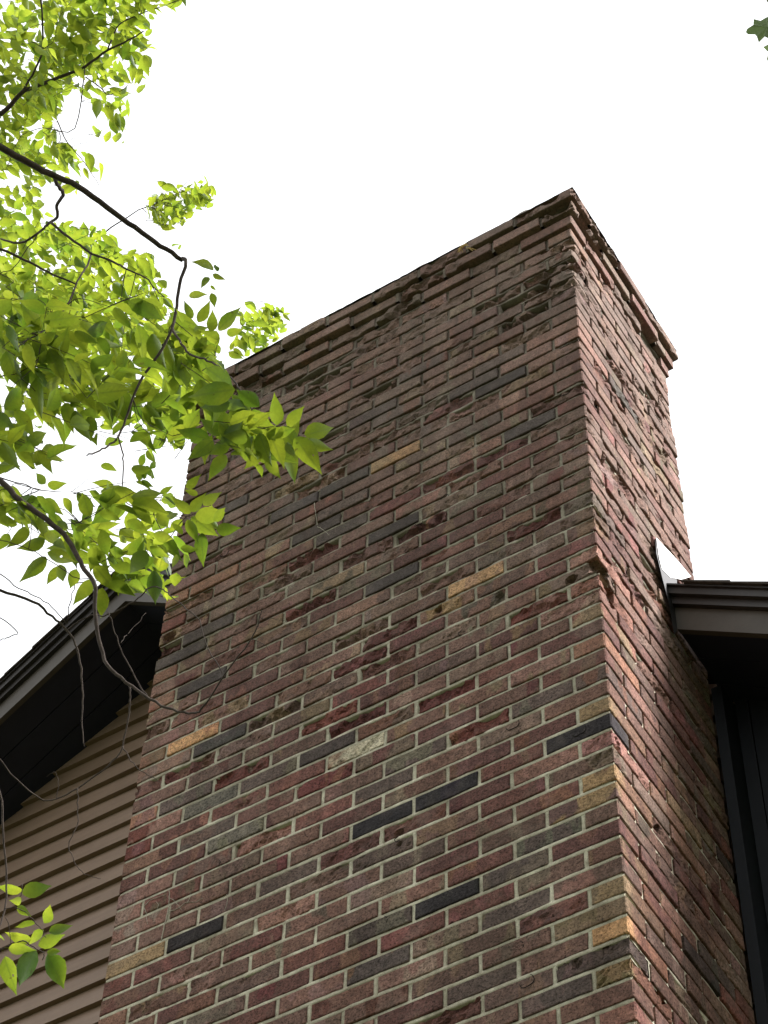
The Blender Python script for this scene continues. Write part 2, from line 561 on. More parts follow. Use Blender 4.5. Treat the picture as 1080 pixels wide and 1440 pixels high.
def pick(zrel):
    names, ws = zip(*W8)
    ws = list(ws)
    if zrel > 2.6: ws = [a * (0.7 if n in ('red', 'burg', 'pink', 'orange') else 1.2) for n, a in zip(names, ws)]
    return random.choices(names, ws)[0]

# bricks of the photograph that stand out: (pixel, colour, damage)
SPECIAL_F = [
 (535,1150,'black',0),(630,1109,'black',0),(632,1260,'black',0),(270,1315,'black',0),(807,1035,'black',0),
 (305,1040,'slate',0),(457,1052,'slate',0),(672,536,'slate',0),(706,534,'black',0),(744,591,'slate',0),
 (554,568,'slate',0),(484,677,'slate',0),(413,713,'slate',0),(440,742,'slate',0),(477,745,'slate',0),
 (540,714,'slate',0),(540,750,'slate',0),(555,808,'slate',0),(287,884,'slate',0),(248,920,'slate',0),
 (282,957,'slate',0),(320,706,'slate',0),(296,1124,'green',0),(292,1168,'grey',0),(331,1172,'green',0),
 (531,1354,'grey',0),(713,1280,'grey',0),(546,1101,'grey',0),(538,1245,'taupe',0),(729,1218,'grey',0),
 (776,1167,'grey',0),(830,1350,'grey',0),(783,1393,'grey',0),(523,1311,'grey',0),(553,586,'grey',0),
 (555,637,'tan',0),(673,815,'tan',0),(623,854,'yellow',0),(817,780,'pink',0),(533,1041,'white',1),
 (842,1089,'yellow',0),(822,1124,'yellow',0),(859,1249,'yellow',0),(861,1307,'tan',0),(867,1364,'yellow',0),
 (873,1424,'pink',0),(257,1043,'tan',0),(214,1066,'orange',0),(198,1148,'orange',0),(190,1187,'red',0),
 (167,1358,'yellow',0),(243,843,'orange',0),(307,807,'orange',0),(240,873,'red',0),(233,955,'orange',0),
 (227,982,'orange',0),(340,655,'pink',0),(325,672,'pink',0),(840,865,'pink',0),(843,905,'orange',0),
 (820,1009,'yellow',0),(830,1060,'pink',0),(850,1198,'brown',0),(830,460,'pink',0),(838,823,'pink',0),
 (760,854,'red',2),(739,745,'burg',2),(628,978,'burg',2),(532,895,'burg',2),(464,1004,'red',2),
 (506,1010,'burg',2),(470,771,'burg',3),(438,849,'burg',3),(500,932,'burg',2),(672,662,'brown',2),
 (573,750,'burg',3),(715,408,'umber',3),(749,393,'umber',3),(762,402,'umber',4),(717,451,'umber',4),
 (680,649,'burg',2),(608,679,'burg',2),(638,572,'burg',2),(591,593,'umber',2),(360,1180,'pink',2),
 (380,1063,'burg',2),(330,1095,'red',2),(250,905,'burg',3),(690,645,'burg',2),(560,700,'burg',1),
 (400,545,'umber',4),(372,540,'umber',3),(455,655,'umber',2),(480,500,'umber',2),(390,800,'brown',1),
 (560,1000,'brown',1),(620,905,'taupe',1),(700,1005,'red',2),(450,1090,'burg',1),(285,1065,'burg',2),
]
SPECIAL_S = [(915,480,'pink',0),(850,520,'orange',0),(880,640,'grey',0),(905,690,'pink',0),(880,1270,'yellow',0),
 (890,1330,'tan',0),(945,1150,'orange',0),(960,1180,'orange',0),(985,1190,'yellow',0),(1020,1210,'black',0),
 (965,1330,'black',0),(1000,1360,'slate',0),(940,880,'brown',2),(905,930,'brown',2),(880,560,'slate',1),
 (870,600,'brown',2),(930,640,'brown',2),(900,400,'umber',1),(860,400,'umber',2),(840,340,'umber',2),(880,430,'umber',1)]

chips = []      # (centre, radius, depth) lumps broken out of the masonry
def chip_px(px, py, r, d, face='F'):
    p = on_plane(px, py, 1, 0.0) if face == 'F' else on_plane(px, py, 0, 0.0)
    chips.append((p, r, d))
for (px, py, r, d) in ((841, 789, .030, .060), (847, 803, .034, .070), (852, 818, .031, .070), (857, 834, .027, .060), (861, 848, .016, .035)):
    chip_px(px, py, r, d, 'S')
chip_px(763, 401, .032, .05); chip_px(717, 451, .02, .04); chip_px(800, 548, .014, .012)
chip_px(801, 815, .016, .035); chip_px(702, 836, .014, .02); chip_px(615, 856, .016, .02)
chip_px(811, 1354, .013, .012); chip_px(560, 1170, .010, .016); chip_px(562, 1186, .009, .014)
chip_px(798, 345, .035, .03); chip_px(812, 372, .030, .03); chip_px(236, 897, .026, .03)
chip_px(868, 1043, .009, .025, 'S'); chip_px(870, 1053, .010, .025, 'S'); chip_px(905, 815, .010, .02, 'S')
chip_px(927, 1165, .012, .03, 'S'); chip_px(979, 1281, .010, .025, 'S'); chip_px(935, 636, .014, .03, 'S')
chip_px(896, 650, .012, .03, 'S'); chip_px(923, 690, .012, .03, 'S'); chip_px(903, 568, .014, .02, 'S')
chip_px(935, 1405, .010, .02, 'S')

def course_offset(k):
    """how far course k steps out from the shaft"""
    return {55: 0.012, 56: 0.028, 57: 0.042}.get(k, 0.0)

def nz(p, f, s=0.0): return noise.noise(Vector((p[0]*f + s, p[1]*f - s*1.3, p[2]*f + s*0.7)))

def make_brick(x0, x1, y0, y1, z0, z1, faces, dmg, fine, seed):
    """box with the faces named in `faces` (F front -y, R side +x, L side -x, T, B), verts in world coords"""
    ex, ey, ez = x1 - x0, y1 - y0, z1 - z0
    e = 0.0035
    def cuts(L, inner, lo_edge, hi_edge):
        a = [0.0]
        if lo_edge: a.append(e / L)
        for q in range(1, inner): a.append(q / inner)
        if hi_edge: a.append(1 - e / L)
        a.append(1.0)
        return a
    if dmg >= 1: nx_, nz_, ny_ = max(3, int(ex / 0.0105)), 6, (max(3, int(ey / 0.0105)) if ('R' in faces or 'L' in faces) else 1)
    elif fine: nx_, nz_, ny_ = 3, 2, (3 if ('R' in faces or 'L' in faces) else 1)
    else: nx_, nz_, ny_ = 1, 1, 1
    if not 'F' in faces: nx_ = 1
    U = cuts(ex, nx_, 'F' in faces and fine, fine)
    V = cuts(ey, ny_, fine, ('R' in faces or 'L' in faces) and fine)
    if not ('R' in faces or 'L' in faces): V = [0.0, 1.0]
    if not 'F' in faces: U = [0.0, 1.0]; V = cuts(ey, max(ny_, 1), fine, fine)
    Wc = cuts(ez, nz_, fine, fine)
    nu, nv, nw = len(U) - 1, len(V) - 1, len(Wc) - 1
    idx = {}; ijk = []; fs = []
    def vid(i, j, k):
        key = (i, j, k)
        if key not in idx:
            idx[key] = len(ijk); ijk.append(key)
        return idx[key]
    for i in range(nu):
        for k in range(nw):
            if 'F' in faces: fs.append((vid(i,0,k), vid(i+1,0,k), vid(i+1,0,k+1), vid(i,0,k+1)))
    for j in range(nv):
        for k in range(nw):
            fs.append((vid(nu,j,k), vid(nu,j+1,k), vid(nu,j+1,k+1), vid(nu,j,k+1)))
            fs.append((vid(0,j+1,k), vid(0,j,k), vid(0,j,k+1), vid(0,j+1,k+1)))
            if 'F' not in faces:
                pass
    if 'F' not in faces:                      # side brick: its two ends
        for i in range(nu):
            for k in range(nw):
                fs.append((vid(i,0,k), vid(i+1,0,k), vid(i+1,0,k+1), vid(i,0,k+1)))
                fs.append((vid(i+1,nv,k), vid(i,nv,k), vid(i,nv,k+1), vid(i+1,nv,k+1)))
    elif 'R' in faces or 'L' in faces:
        for i in range(nu):
            for k in range(nw):
                fs.append((vid(i+1,nv,k), vid(i,nv,k), vid(i,nv,k+1), vid(i+1,nv,k+1)))
    for i in range(nu):
        for j in range(nv):
            fs.append((vid(i,j,nw), vid(i+1,j,nw), vid(i+1,j+1,nw), vid(i,j+1,nw)))
            fs.append((vid(i,j+1,0), vid(i+1,j+1,0), vid(i+1,j,0), vid(i,j,0)))
    vs = []
    amp = 0.0011
    for (i, j, k) in ijk:
        p = [x0 + U[i]*ex, y0 + V[j]*ey, z0 + Wc[k]*ez]
        outF = 'F' in faces and j == 0
        outR = 'R' in faces and i == nu
        outL = 'L' in faces and i == 0
        q = list(p)
        if fine:
            # worn arrises: pull the outline back where an outward face ends
            if outF:
                if i in (0, nu) or k in (0, nw): q[1] += 0.0014 + 0.0022*abs(nz(p, 60, seed))
                q[1] += amp * nz(p, 22, seed)
            if outR:
                if j in (0, nv) or k in (0, nw): q[0] -= 0.0014 + 0.0022*abs(nz(p, 60, seed+3))
                q[0] += amp * nz(p, 22, seed + 5)
            if outL:
                if j in (0, nv) or k in (0, nw): q[0] += 0.0022
            if k in (0, nw):
                q[2] += (1 if k == 0 else -1) * (0.0006 + 0.0022*abs(nz(p, 30, seed+9)))
            if i in (0, nu) and not (outR or outL):
                q[0] += (1 if i == 0 else -1) * 0.0020*abs(nz(p, 45, seed+2))
        if dmg >= 1:
            s = nz(p, 16, seed*1.7) + 0.55*nz(p, 45, seed) + 0.3*nz(p, 100, seed)
            depth = {1: 0.007, 2: 0.014, 3: 0.022, 4: 0.030}[dmg]
            bias = {1: -0.1, 2: 0.12, 3: 0.25, 4: 0.35}[dmg]
            d = depth * (0.75 * min(1, max(0, (s + bias) * 5.0)) + 0.35 * min(1, max(0, (s + bias - 0.3) * 3.0)))
            d += 0.0035 * nz(p, 75, seed + 4) * min(1, d / 0.004)
            if outF: q[1] += d
            if outR: q[0] -= d
            if outL: q[0] += d
        for (c, r, dd) in chips:
            dx = Vector(p) - c
            L = dx.length
            if L < r * 1.35 and (outF or outR):
                tt = 1 - (L / (r * (1 + 0.35*nz(p, 50, 3.0)))) ** 2
                if tt > 0:
                    tt = min(1, tt * 3.0)
                    if outR: q[0] -= dd * tt
                    if outF: q[1] += dd * tt
        vs.append(q)
    return vs, fs

def near_chip(x0, x1, y0, y1, z0, z1):
    for (c, r, d) in chips:
        if x0 - r < c.x < x1 + r and y0 - r < c.y < y1 + r and z0 - r < c.z < z1 + r: return True
    return False

bricks = []     # dicts
for k in range(K_BOT, K_TOP):
    off = course_offset(k)
    vis = k >= -9
    zb, zt = ZG + k * P + JT / 2, ZG + (k + 1) * P - JT / 2
    xr, xl, yf = off, -CH_W - off, -off
    odd = (k % 2 != 0)                       # odd courses start with a stretcher on the front
    # head joints along the front
    if odd: xs = [xr] + [-(MX * q) for q in range(1, 8)] + [xl]
    else: xs = [xr] + [-(MX * (q + 0.5)) for q in range(0, 8)] + [xl]
    xs = [x + (random.uniform(-.0035, .0035) if 0 < i < len(xs) - 1 else 0) for i, x in enumerate(xs)]
    for i in range(len(xs) - 1):
        b1 = xs[i] - (JT / 2 if i else 0)
        b0 = xs[i+1] + (JT / 2 if i < len(xs) - 2 else 0)
        first, last = i == 0, i == len(xs) - 2
        dz0, dz1 = random.uniform(-.0012, .0012), random.uniform(-.0012, .0012)
        dy = random.uniform(-.0018, .0018)
        fl = 'F' + ('R' if first else '') + ('L' if last else '')
        dep = (0.098 if odd else 0.203) if first else (0.098 if last else 0.06)
        if first: dep = MY * (0.5 if odd else 1.0) - JT / 2
        bricks.append(dict(k=k, box=(b0, b1, yf + (0 if (first or last) else dy), yf + off + dep, zb + dz0, zt + dz1), faces=fl, vis=vis, face='F'))
    # side
    if odd: ysd = [MY * (q + 0.5) for q in range(0, 4)]
    else: ysd = [MY * (q + 1.0) for q in range(0, 3)] + [CH_D]
    ysd[-1] = CH_D + off
    ysd = [y + (random.uniform(-.003, .003) if 0 < i < len(ysd) - 1 else 0) for i, y in enumerate(ysd)]
    for i in range(len(ysd) - 1):
        dx = random.uniform(-.0035, .0035)
        bricks.append(dict(k=k, box=(xr - 0.06, xr + dx, ysd[i] + JT / 2, ysd[i+1] - (JT / 2 if i < len(ysd) - 2 else 0), zb + random.uniform(-.001, .001), zt + random.uniform(-.001, .001)),
                           faces='R', vis=vis, face='S'))
    # far side, unseen from here but part of the stack
    ysl = [0.10, 0.30, 0.51, CH_D + off]
    for i in range(3):
        bricks.append(dict(k=k, box=(xl, xl + 0.06, ysl[i] + JT/2, ysl[i+1] - JT/2, zb, zt), faces='L', vis=False, face='L'))
    xsb = [xl] + [xl + MX * q for q in range(1, 8)] + [xr]
    if k > 20:
        for i in range(8):
            bricks.append(dict(k=k, box=(xsb[i] + JT/2, xsb[i+1] - JT/2, CH_D + off - 0.06, CH_D + off, zb, zt), faces='N', vis=False, face='B'))

for b in bricks:
    if b['k'] >= 55 and b['vis']:
        r = random.random()
        x0, x1, y0, y1, z0, z1 = b['box']
        j = random.uniform(-.008, .010)
        if b['face'] == 'S': j *= 0.5
        if r < (0.09 if b['k'] < 57 else 0.03): j = 0.026
        if b['faces'] == 'F': y0 += j
        elif b['faces'] == 'R': x1 -= j
        b['box'] = (x0, x1, y0, y1, z0 + random.uniform(-.002, .003), z1 + random.uniform(-.003, .002))

def find(px, py, face):
    p = on_plane(px, py, 1, 0.0) if face == 'F' else on_plane(px, py, 0, 0.0)
    best, bd = None, 9
    for b in bricks:
        if face == 'F' and 'F' not in b['faces']: continue
        if face == 'S' and 'R' not in b['faces']: continue
        x0, x1, y0, y1, z0, z1 = b['box']
        h = max(x0 - p.x, p.x - x1, 0) if face == 'F' else max(y0 - p.y, p.y - y1, 0)
        v = max(z0 - p.z, p.z - z1, 0)
        c = abs((z0 + z1)/2 - p.z)
        d = h + v + 0.05 * c
        if d < bd: best, bd = b, d
    return best

for b in bricks:
    zr = (b['box'][4] - ZG)
    b['c'] = pick(zr)
    if b['vis']:
        if b['k'] >= 55: pr = (.30, .20, .10) if b['face'] == 'F' else (.16, .03, .0)
        elif b['k'] > 42: pr = (.32, .18, .07)
        elif b['k'] > 22: pr = (.24, .09, .02)
        else: pr = (.07, .012, .0)
        r = random.random()
        b['d'] = 3 if r < pr[2] else 2 if r < pr[2] + pr[1] else 1 if r < sum(pr) else 0
    else: b['d'] = 0
# bricks at the left front edge take warmer tones
for b in bricks:
    if 'L' in b['faces'] and b['vis'] and b['k'] < 45: b['c'] = random.choice(['orange', 'pink', 'brown', 'red', 'taupe', 'pink', 'brown', 'umber'])
for px, py, c, d in SPECIAL_F:
    b = find(px, py, 'F'); b['c'] = c; b['d'] = d; b['s'] = 1
for px, py, c, d in SPECIAL_S:
    b = find(px, py, 'S')
    if 's' not in b: b['c'] = c; b['d'] = d

# size in the picture decides which ones become parts of their own
def pix_area(b):
    x0, x1, y0, y1, z0, z1 = b['box']
    tot = 0
    quads = []
    if 'F' in b['faces']: quads.append([(x0,y0,z0),(x1,y0,z0),(x1,y0,z1),(x0,y0,z1)])
    if 'R' in b['faces']: quads.append([(x1,y0,z0),(x1,y1,z0),(x1,y1,z1),(x1,y0,z1)])
    for q in quads:
        pts = [project(p)[:2] for p in q]
        cx = sum(p[0] for p in pts) / 4; cy = sum(p[1] for p in pts) / 4
        if not (4 < cx < 1076 and 4 < cy < 1436): continue
        if cx < 330 and 480 < cy < 640: continue      # behind the leaves
        if cx > 960 and cy > 800: continue
        pts = [(min(1080, max(0, p[0])), min(1440, max(0, p[1]))) for p in pts]
        a = 0
        for i in range(4): a += pts[i][0]*pts[(i+1) % 4][1] - pts[(i+1) % 4][0]*pts[i][1]
        tot += abs(a) / 2
    return tot
for b in bricks: b['a'] = pix_area(b) if b['vis'] else 0
singles = set(id(b) for b in sorted(bricks, key=lambda b: -b['a'])[:300])

def colours(b):
    c0, c1 = PAL[b['c']]
    j = random.uniform(0.82, 1.18); h = random.uniform(-.05, .05)
    c0 = [c0[0]*j*(1+h), c0[1]*j*.945, c0[2]*j*(1-h)]
    if 's' not in b: c0 = [v * .70 + m_ * .30 for v, m_ in zip(c0, (.205, .128, .106))]
    r = random.random()
    if r < 0.30 and b['c'] not in ('black', 'white'):
        c1 = PAL[random.choice(['brown', 'pink', 'umber', 'red', 'burg', 'brown'])][0]
    if 's' in b and b['c'] in ('tan', 'black', 'slate', 'orange'): c1 = [v * .9 for v in c0]
    c1 = [v * random.uniform(0.85, 1.15) for v in c1]
    if b['c'] not in ('red', 'burg'):
        c0 = list(c0)
    if 's' not in b:                          # a dusty film takes some of the red out
        l0, l1 = sum(c0) / 3, sum(c1) / 3
        c0 = [v * .88 + l0 * .12 for v in c0]; c1 = [v * .88 + l1 * .12 for v in c1]
    return (*c0, 1), (*c1, 1)

def set_cols(me, ca, cb):
    """ca, cb: lists of one colour per vertex"""
    for nm, arr in (('ca', ca), ('cb', cb)):
        a = me.attributes.new(nm, 'FLOAT_COLOR', 'POINT')
        a.data.foreach_set('color', np.asarray(arr, dtype=np.float32).ravel())

rest = MB(); rca = []; rcb = []
for n_, b in enumerate(bricks):
    x0, x1, y0, y1, z0, z1 = b['box']
    dm = b['d']
    if b['vis'] and dm == 0 and near_chip(x0, x1, y0, y1, z0, z1): dm_geo = -1
    else: dm_geo = dm
    if b['faces'] == 'N':
        t_ = MB(); t_.box(*b['box']); vs, fs = t_.v, t_.f
    elif dm_geo == -1:
        # intact face, but dense enough to hold a broken-out hole
        vs, fs = None, None
        save = dict(b)
        vs, fs = make_brick(x0, x1, y0, y1, z0, z1, b['faces'], 1, True, n_ * 0.37)
    else:
        vs, fs = make_brick(x0, x1, y0, y1, z0, z1, b['faces'], dm_geo, b['vis'], n_ * 0.37)
    ca, cb = colours(b)
    if id(b) in singles:
        c = Vector(((x0+x1)/2, (y0+y1)/2, (z0+z1)/2))
        me = mesh('brick', [(v[0]-c.x, v[1]-c.y, v[2]-c.z) for v in vs], fs, M_BRICK, False)
        if b['c'] == 'white':
            br = (.23, .14, .10)
            ca = [tuple(br[q] + (PAL['white'][0][q] - br[q]) * ease(-.2, .5, (v[0] - x0) / (x1 - x0) + .5 * nz(v, 40, 1)) for q in range(3)) + (1,) for v in vs]
            cb = [tuple(.8 * q for q in c_[:3]) + (1,) for c_ in ca]
            set_cols(me, ca, cb)
        elif b['c'] in ('yellow', 'tan') and 'FR' in b['faces']:
            pc = random.choice([PAL['pink'][0], PAL['brown'][0], PAL['red'][1]])
            mixw = [0.85 * ease(0.004, 0.03, v[1] - y0) for v in vs]
            set_cols(me, [tuple(ca[q] * (1 - w_) + pc[q] * w_ for q in range(3)) + (1,) for w_ in mixw],
                     [tuple(cb[q] * (1 - w_) + pc[q] * .9 * w_ for q in range(3)) + (1,) for w_ in mixw])
        else: set_cols(me, [ca] * len(vs), [cb] * len(vs))
        obj('brick', me, chim, c)
    else:
        rest.add(vs, fs)
        rca += [ca] * len(vs); rcb += [cb] * len(vs)
me = rest.mesh('brick_courses', M_BRICK, False)
set_cols(me, rca, rcb)
tag(obj('brick_courses', me, chim), kind='stuff')

# mortar: a body with lightly wavy, weathered joints
mo = MB()
def recess(p):
    up = ease(ZG + 0.9, ZG + 3.2, p.z)
    rec = 0.0040 + 0.0045 * up + (0.0022 + 0.0035 * up) * nz(p, 9, 4.0) + (0.0012 + 0.0018 * up) * nz(p, 45, 8.0)
    rec = max(0.0010, rec)
    for (c, r, dd) in chips:
        Lc = (p - c).length
        if Lc < r: rec += (dd + 0.010) * min(1, 2.2 * (1 - (Lc / r) ** 2))
    if p.x > -0.001: rec += 0.0032 + 0.003 * nz(p, 20, 2.0)
    return min(rec, 0.075)
HB = JT / 2 + 0.0016
def bed(k, face):
    off = course_offset(k - 1) - (0.006 if k > 55 else 0)
    z = ZG + k * P
    L = (CH_W if face == 'F' else CH_D) + 2 * max(off, 0)
    n = int(L / 0.02)
    vs = []; fs = []
    for i in range(n + 1):
        u = -max(off, 0) + L * i / n
        p = Vector((-u, 0, z)) if face == 'F' else Vector((0, u, z))
        r = recess(p) - off
        r2 = min(0.08, r + 0.05)
        uu = max(-off + 0.0035, min(L - max(off, 0) - 0.0035, u))
        hb = HB + 0.0012 * nz(p, 30, 6.0)
        for rr, zz in ((r, z - hb), (r - 0.0003, z + hb), (r2, z + hb), (r2, z - hb)):
            vs.append((-uu, rr, zz) if face == 'F' else (-rr, uu, zz))
    for i in range(n):
        a = i * 4
        for q in range(4):
            f = (a + q, a + (q + 1) % 4, a + 4 + (q + 1) % 4, a + 4 + q)
            fs.append(f if face == 'F' else f[::-1])
    mo.add(vs, fs)
def head(b, b2, face):
    """mortar between two neighbours of one course"""
    z0, z1 = b['box'][4] - 0.004, b['box'][5] + 0.004
    if face == 'F': u0, u1 = b2['box'][1] - 0.0016, b['box'][0] + 0.0016
    else: u0, u1 = b['box'][3] - 0.0016, b2['box'][2] + 0.0016
    off = course_offset(b['k'])
    vs = []; fs = []
    n = 3
    for j in range(n + 1):
        z = z0 + (z1 - z0) * j / n
        for u in (u0, u1):
            p = Vector((u, 0, z)) if face == 'F' else Vector((0, u, z))
            r = recess(p) - off
            vs.append((u, r, z) if face == 'F' else (-r, u, z))
        for u in (u0, u1):
            vs.append((u, 0.058, z) if face == 'F' else (-0.058, u, z))
    for j in range(n):
        a = j * 4
        for q, w_ in ((0, 1), (1, 3), (2, 0)):
            fs.append((a + q, a + w_, a + 4 + w_, a + 4 + q))
    mo.add(vs, fs)
for k in range(-9, K_TOP + 1):
    bed(k, 'F'); bed(k, 'S')
by = {}
for b in bricks:
    if b['vis']: by.setdefault((b['k'], b['face']), []).append(b)
for (k, fc), L in by.items():
    if fc == 'F':
        for i in range(len(L) - 1): head(L[i], L[i+1], 'F')
    elif fc == 'S':
        seq = [by[(k, 'F')][0]] + L
        for i in range(len(seq) - 1): head(seq[i], seq[i+1], 'S')
mo.box(-CH_W + 0.004, -0.056, 0.056, CH_D - 0.004, ZG - 0.62, ZG + K_TOP * P - 0.006)
mo.box(-CH_W + 0.004, -0.004, 0.004, CH_D - 0.004, 0.0, ZG - 0.622)
obj('mortar', mo.mesh('mortar', M_MORTAR, True), chim)

# crown: rough mortar wash over the top course
XSTEP = on_plane(490, 418, 1, -0.04).x
def crown():
    nx_, ny_ = 90, 40
    vs = []; fs = []
    z0 = ZG + K_TOP * P
    x0, x1, y0, y1 = -CH_W - 0.042, 0.042, -0.042, CH_D + 0.042
    for j in range(ny_ + 1):
        for i in range(nx_ + 1):
            x = x0 + (x1 - x0) * i / nx_; y = y0 + (y1 - y0) * j / ny_
            ed = min(x - x0, x1 - x, y - y0, y1 - y)
            p = (x, y, 0)
            h = 0.012 + 0.035 * ease(0, 0.25, ed) + 0.014 * nz(p, 9, 1.0) + 0.012 * nz(p, 33, 2.0)
            h += 0.016 * ease(-0.02, 0.02, x - XSTEP) - 0.006
            if ed < 0.001: h = -0.004
            elif ed < 0.022: h = 0.004 + 0.026 * max(0, nz(p, 12, 5.0) + 0.15) + 0.020 * ease(-0.01, 0.01, x - XSTEP)
            dx = 0.006 * nz(p, 25, 7.0) if ed < 0.03 else 0
            vs.append((x - math.copysign(abs(dx), x + CH_W/2) , y + abs(dx) * (1 if y < CH_D/2 else -1), z0 + max(-0.004, h)))
    for j in range(ny_):
        for i in range(nx_):
            a = j * (nx_ + 1) + i
            fs.append((a, a + 1, a + nx_ + 2, a + nx_ + 1))
    return mesh('crown', vs, fs, M_MORTAR, False)
M_CROWN = M_BRICK
co = obj('crown', crown(), chim)

# clay flue pot hidden behind the crown edge is not in view from below: left out

# curled dark rootlets stuck on the faces
def arc_on(px, py, r, a0, a1, rad, face='F', mat=M_CRACK, name='rootlet', parent=None):
    c = on_plane(px, py, 1, -0.0005)
    pts = []
    for q in range(13):
        an = math.radians(a0 + (a1 - a0) * q / 12)
        pts.append(c + Vector((math.cos(an) * r, -0.0012 + 0.0015 * math.sin(q), math.sin(an) * r * 0.95)))
    m = MB(); m.tube(pts, [rad * (0.5 + 0.5 * math.sin(math.pi * (i + 1) / 14)) for i in range(13)], 5)
    o = obj(name, m.mesh(name, mat, True), parent or chim)
    return o
for (px, py, r, a0, a1) in [(721, 1019, .021, 190, 385), (814, 1027, .022, 200, 400), (741, 1380, .020, 185, 420), (729, 1332, .016, 300, 415),
                            (537, 1297, .018, 300, 420), (795, 551, .020, 190, 370), (626, 700, .014, 0, 190), (590, 735, .014, 180, 350),
                            (305, 1215, .012, 300, 400), (316, 778, .018, 170, 360), (560, 1180, .010, 90, 300), (650, 890, .012, 100, 260)]:
    arc_on(px, py, r, a0, a1, 0.0014)

# dried creeper roots
creeper = empty('dead_creeper', on_plane(270, 1240, 1, -0.004))
tag(creeper, 'pale dried creeper roots branching over the lower left chimney bricks', 'creeper')
def root(pts, r):
    P3 = [on_plane(x + random.uniform(-1, 1), y + random.uniform(-1, 1), 1, -0.0032) for x, y in pts]
    P3 = spline(P3, 5)
    P3 = [p + Vector((random.uniform(-.001, .001), random.uniform(-.0006, .001), random.uniform(-.001, .001))) for p in P3]
    m = MB(); m.tube(P3, [r * (1 - 0.5 * i / len(P3)) for i in range(len(P3))], 5)
    obj('root', m.mesh('root', M_BARKP, True), creeper)
for pts, r in [([(227, 1322), (231, 1300), (236, 1283), (238, 1262), (237, 1248)], .0018), ([(236, 1284), (250, 1276), (262, 1270), (275, 1268), (285, 1262)], .0013),
               ([(203, 1276), (210, 1266), (220, 1262), (232, 1258)], .0012), ([(203, 1276), (205, 1286), (208, 1300)], .001),
               ([(237, 1262), (248, 1270), (256, 1280)], .001), ([(262, 1270), (268, 1262), (267, 1255)], .001), ([(318, 1258), (320, 1268), (317, 1282)], .0011),
               ([(443, 707), (444, 722), (446, 738)], .0012), ([(446, 741), (455, 745), (463, 752)], .0012), ([(218, 1284), (222, 1274), (220, 1268)], .001)]:
    root(pts, r)

# straw caught on the crown
nest = empty('straw_wisp', (on_plane(655, 347, 1, -0.045)))
tag(nest, 'wisp of yellow straw caught on the front edge of the chimney top', 'straw')
for q in range(9):
    c = on_plane(655 + random.uniform(-9, 9), 347 + random.uniform(-3, 5), 1, -0.047)
    d = Vector((random.uniform(-1, 1), random.uniform(-.4, .1), random.uniform(-.7, .8))).normalized() * random.uniform(.008, .022)
    m = MB(); m.tube([c - d, c + Vector((0, -.003, .002)), c + d], .0016, 4)
    obj('straw', m.mesh('straw', M_STRAW), nest)

# ------------------------------------------------------------------ the leafy tree
def leaf_verts(L, Wd, fold, curl, twist, seed):
    st = [(0, .0), (.05, .36), (.17, .80), (.35, 1.0), (.55, .86), (.73, .50), (.87, .18), (1.0, 0.0)]
    vs = []; fs = []
    # petiole
    vs += [(-0.16 * L, -0.0006, 0.004 * math.sin(seed)), (-0.16 * L, 0.0006, 0.004 * math.sin(seed)), (0, 0.0008, 0), (0, -0.0008, 0)]
    fs.append((0, 3, 2, 1))
    base = len(vs)
    for q, (t, wv) in enumerate(st):
        x = t * L
        zc = -curl * L * t * t
        hw = wv * Wd / 2
        wob = 0.025 * L * math.sin(seed * 3 + q * 1.9)
        tw = twist * t
        for sgn in (-1, 0, 1):
            yy = sgn * hw
            zz = zc + abs(sgn) * hw * fold + sgn * hw * tw + (wob * abs(sgn) * wv * sgn)
            vs.append((x, yy + 0.03 * L * math.sin(t * 3 + seed), zz))
    for q in range(len(st) - 1):
        a = base + q * 3; c = a + 3
        fs.append((a, a + 1, c + 1, c)); fs.append((a + 1, a + 2, c + 2, c + 1))
    return vs, fs

VAR = []
for i in range(14):
    r = random.Random(i)
    VAR.append(leaf_verts(1.0, r.uniform(.34, .50), r.uniform(.10, .6), r.uniform(-.02, .28), r.uniform(-.4, .4), i * 1.3))
VAR_ME = [mesh('leaf', v, f, M_LEAFV, True) for v, f in VAR]

WIDE = list(range(14, 22))
for i in WIDE:
    r = random.Random(i)
    v_ = leaf_verts(1.0, r.uniform(.40, .54), r.uniform(.10, .5), r.uniform(-.02, .22), r.uniform(-.3, .3), i * 1.3)
    VAR.append(v_); VAR_ME.append(mesh('leaf', *v_, M_LEAFV, True))

leaves = []     # (matrix, variant, pixel size)
def add_leaf(base, direction, up, L, var=None):
    x = direction.normalized()
    y = up.cross(x)
    if y.length < 1e-3: y = Vector((1, 0, 0)).cross(x)
    y.normalize()
    zv = x.cross(y)
    M = Matrix(((x.x*L, y.x*L, zv.x*L, base.x), (x.y*L, y.y*L, zv.y*L, base.y), (x.z*L, y.z*L, zv.z*L, base.z), (0, 0, 0, 1)))
    leaves.append((M, random.randrange(14) if var is None else var, L))

def leaf_px(bx, by, tx, ty, d, wide=1.0):
    b = at(bx, by, d)
    t = at(tx, ty, d + random.uniform(-.03, .03))
    dr = t - b
    # leaf blades face roughly up and towards the open side they grow to
    up = Vector((random.uniform(-.45, .45), random.uniform(-.45, .45), random.uniform(-.2, .45))) - RF * random.uniform(.8, 1.2)
    if up.z < 0 and random.random() < .5: up = -up
    add_leaf(b, dr, up, dr.length * 1.04, random.choice(WIDE))

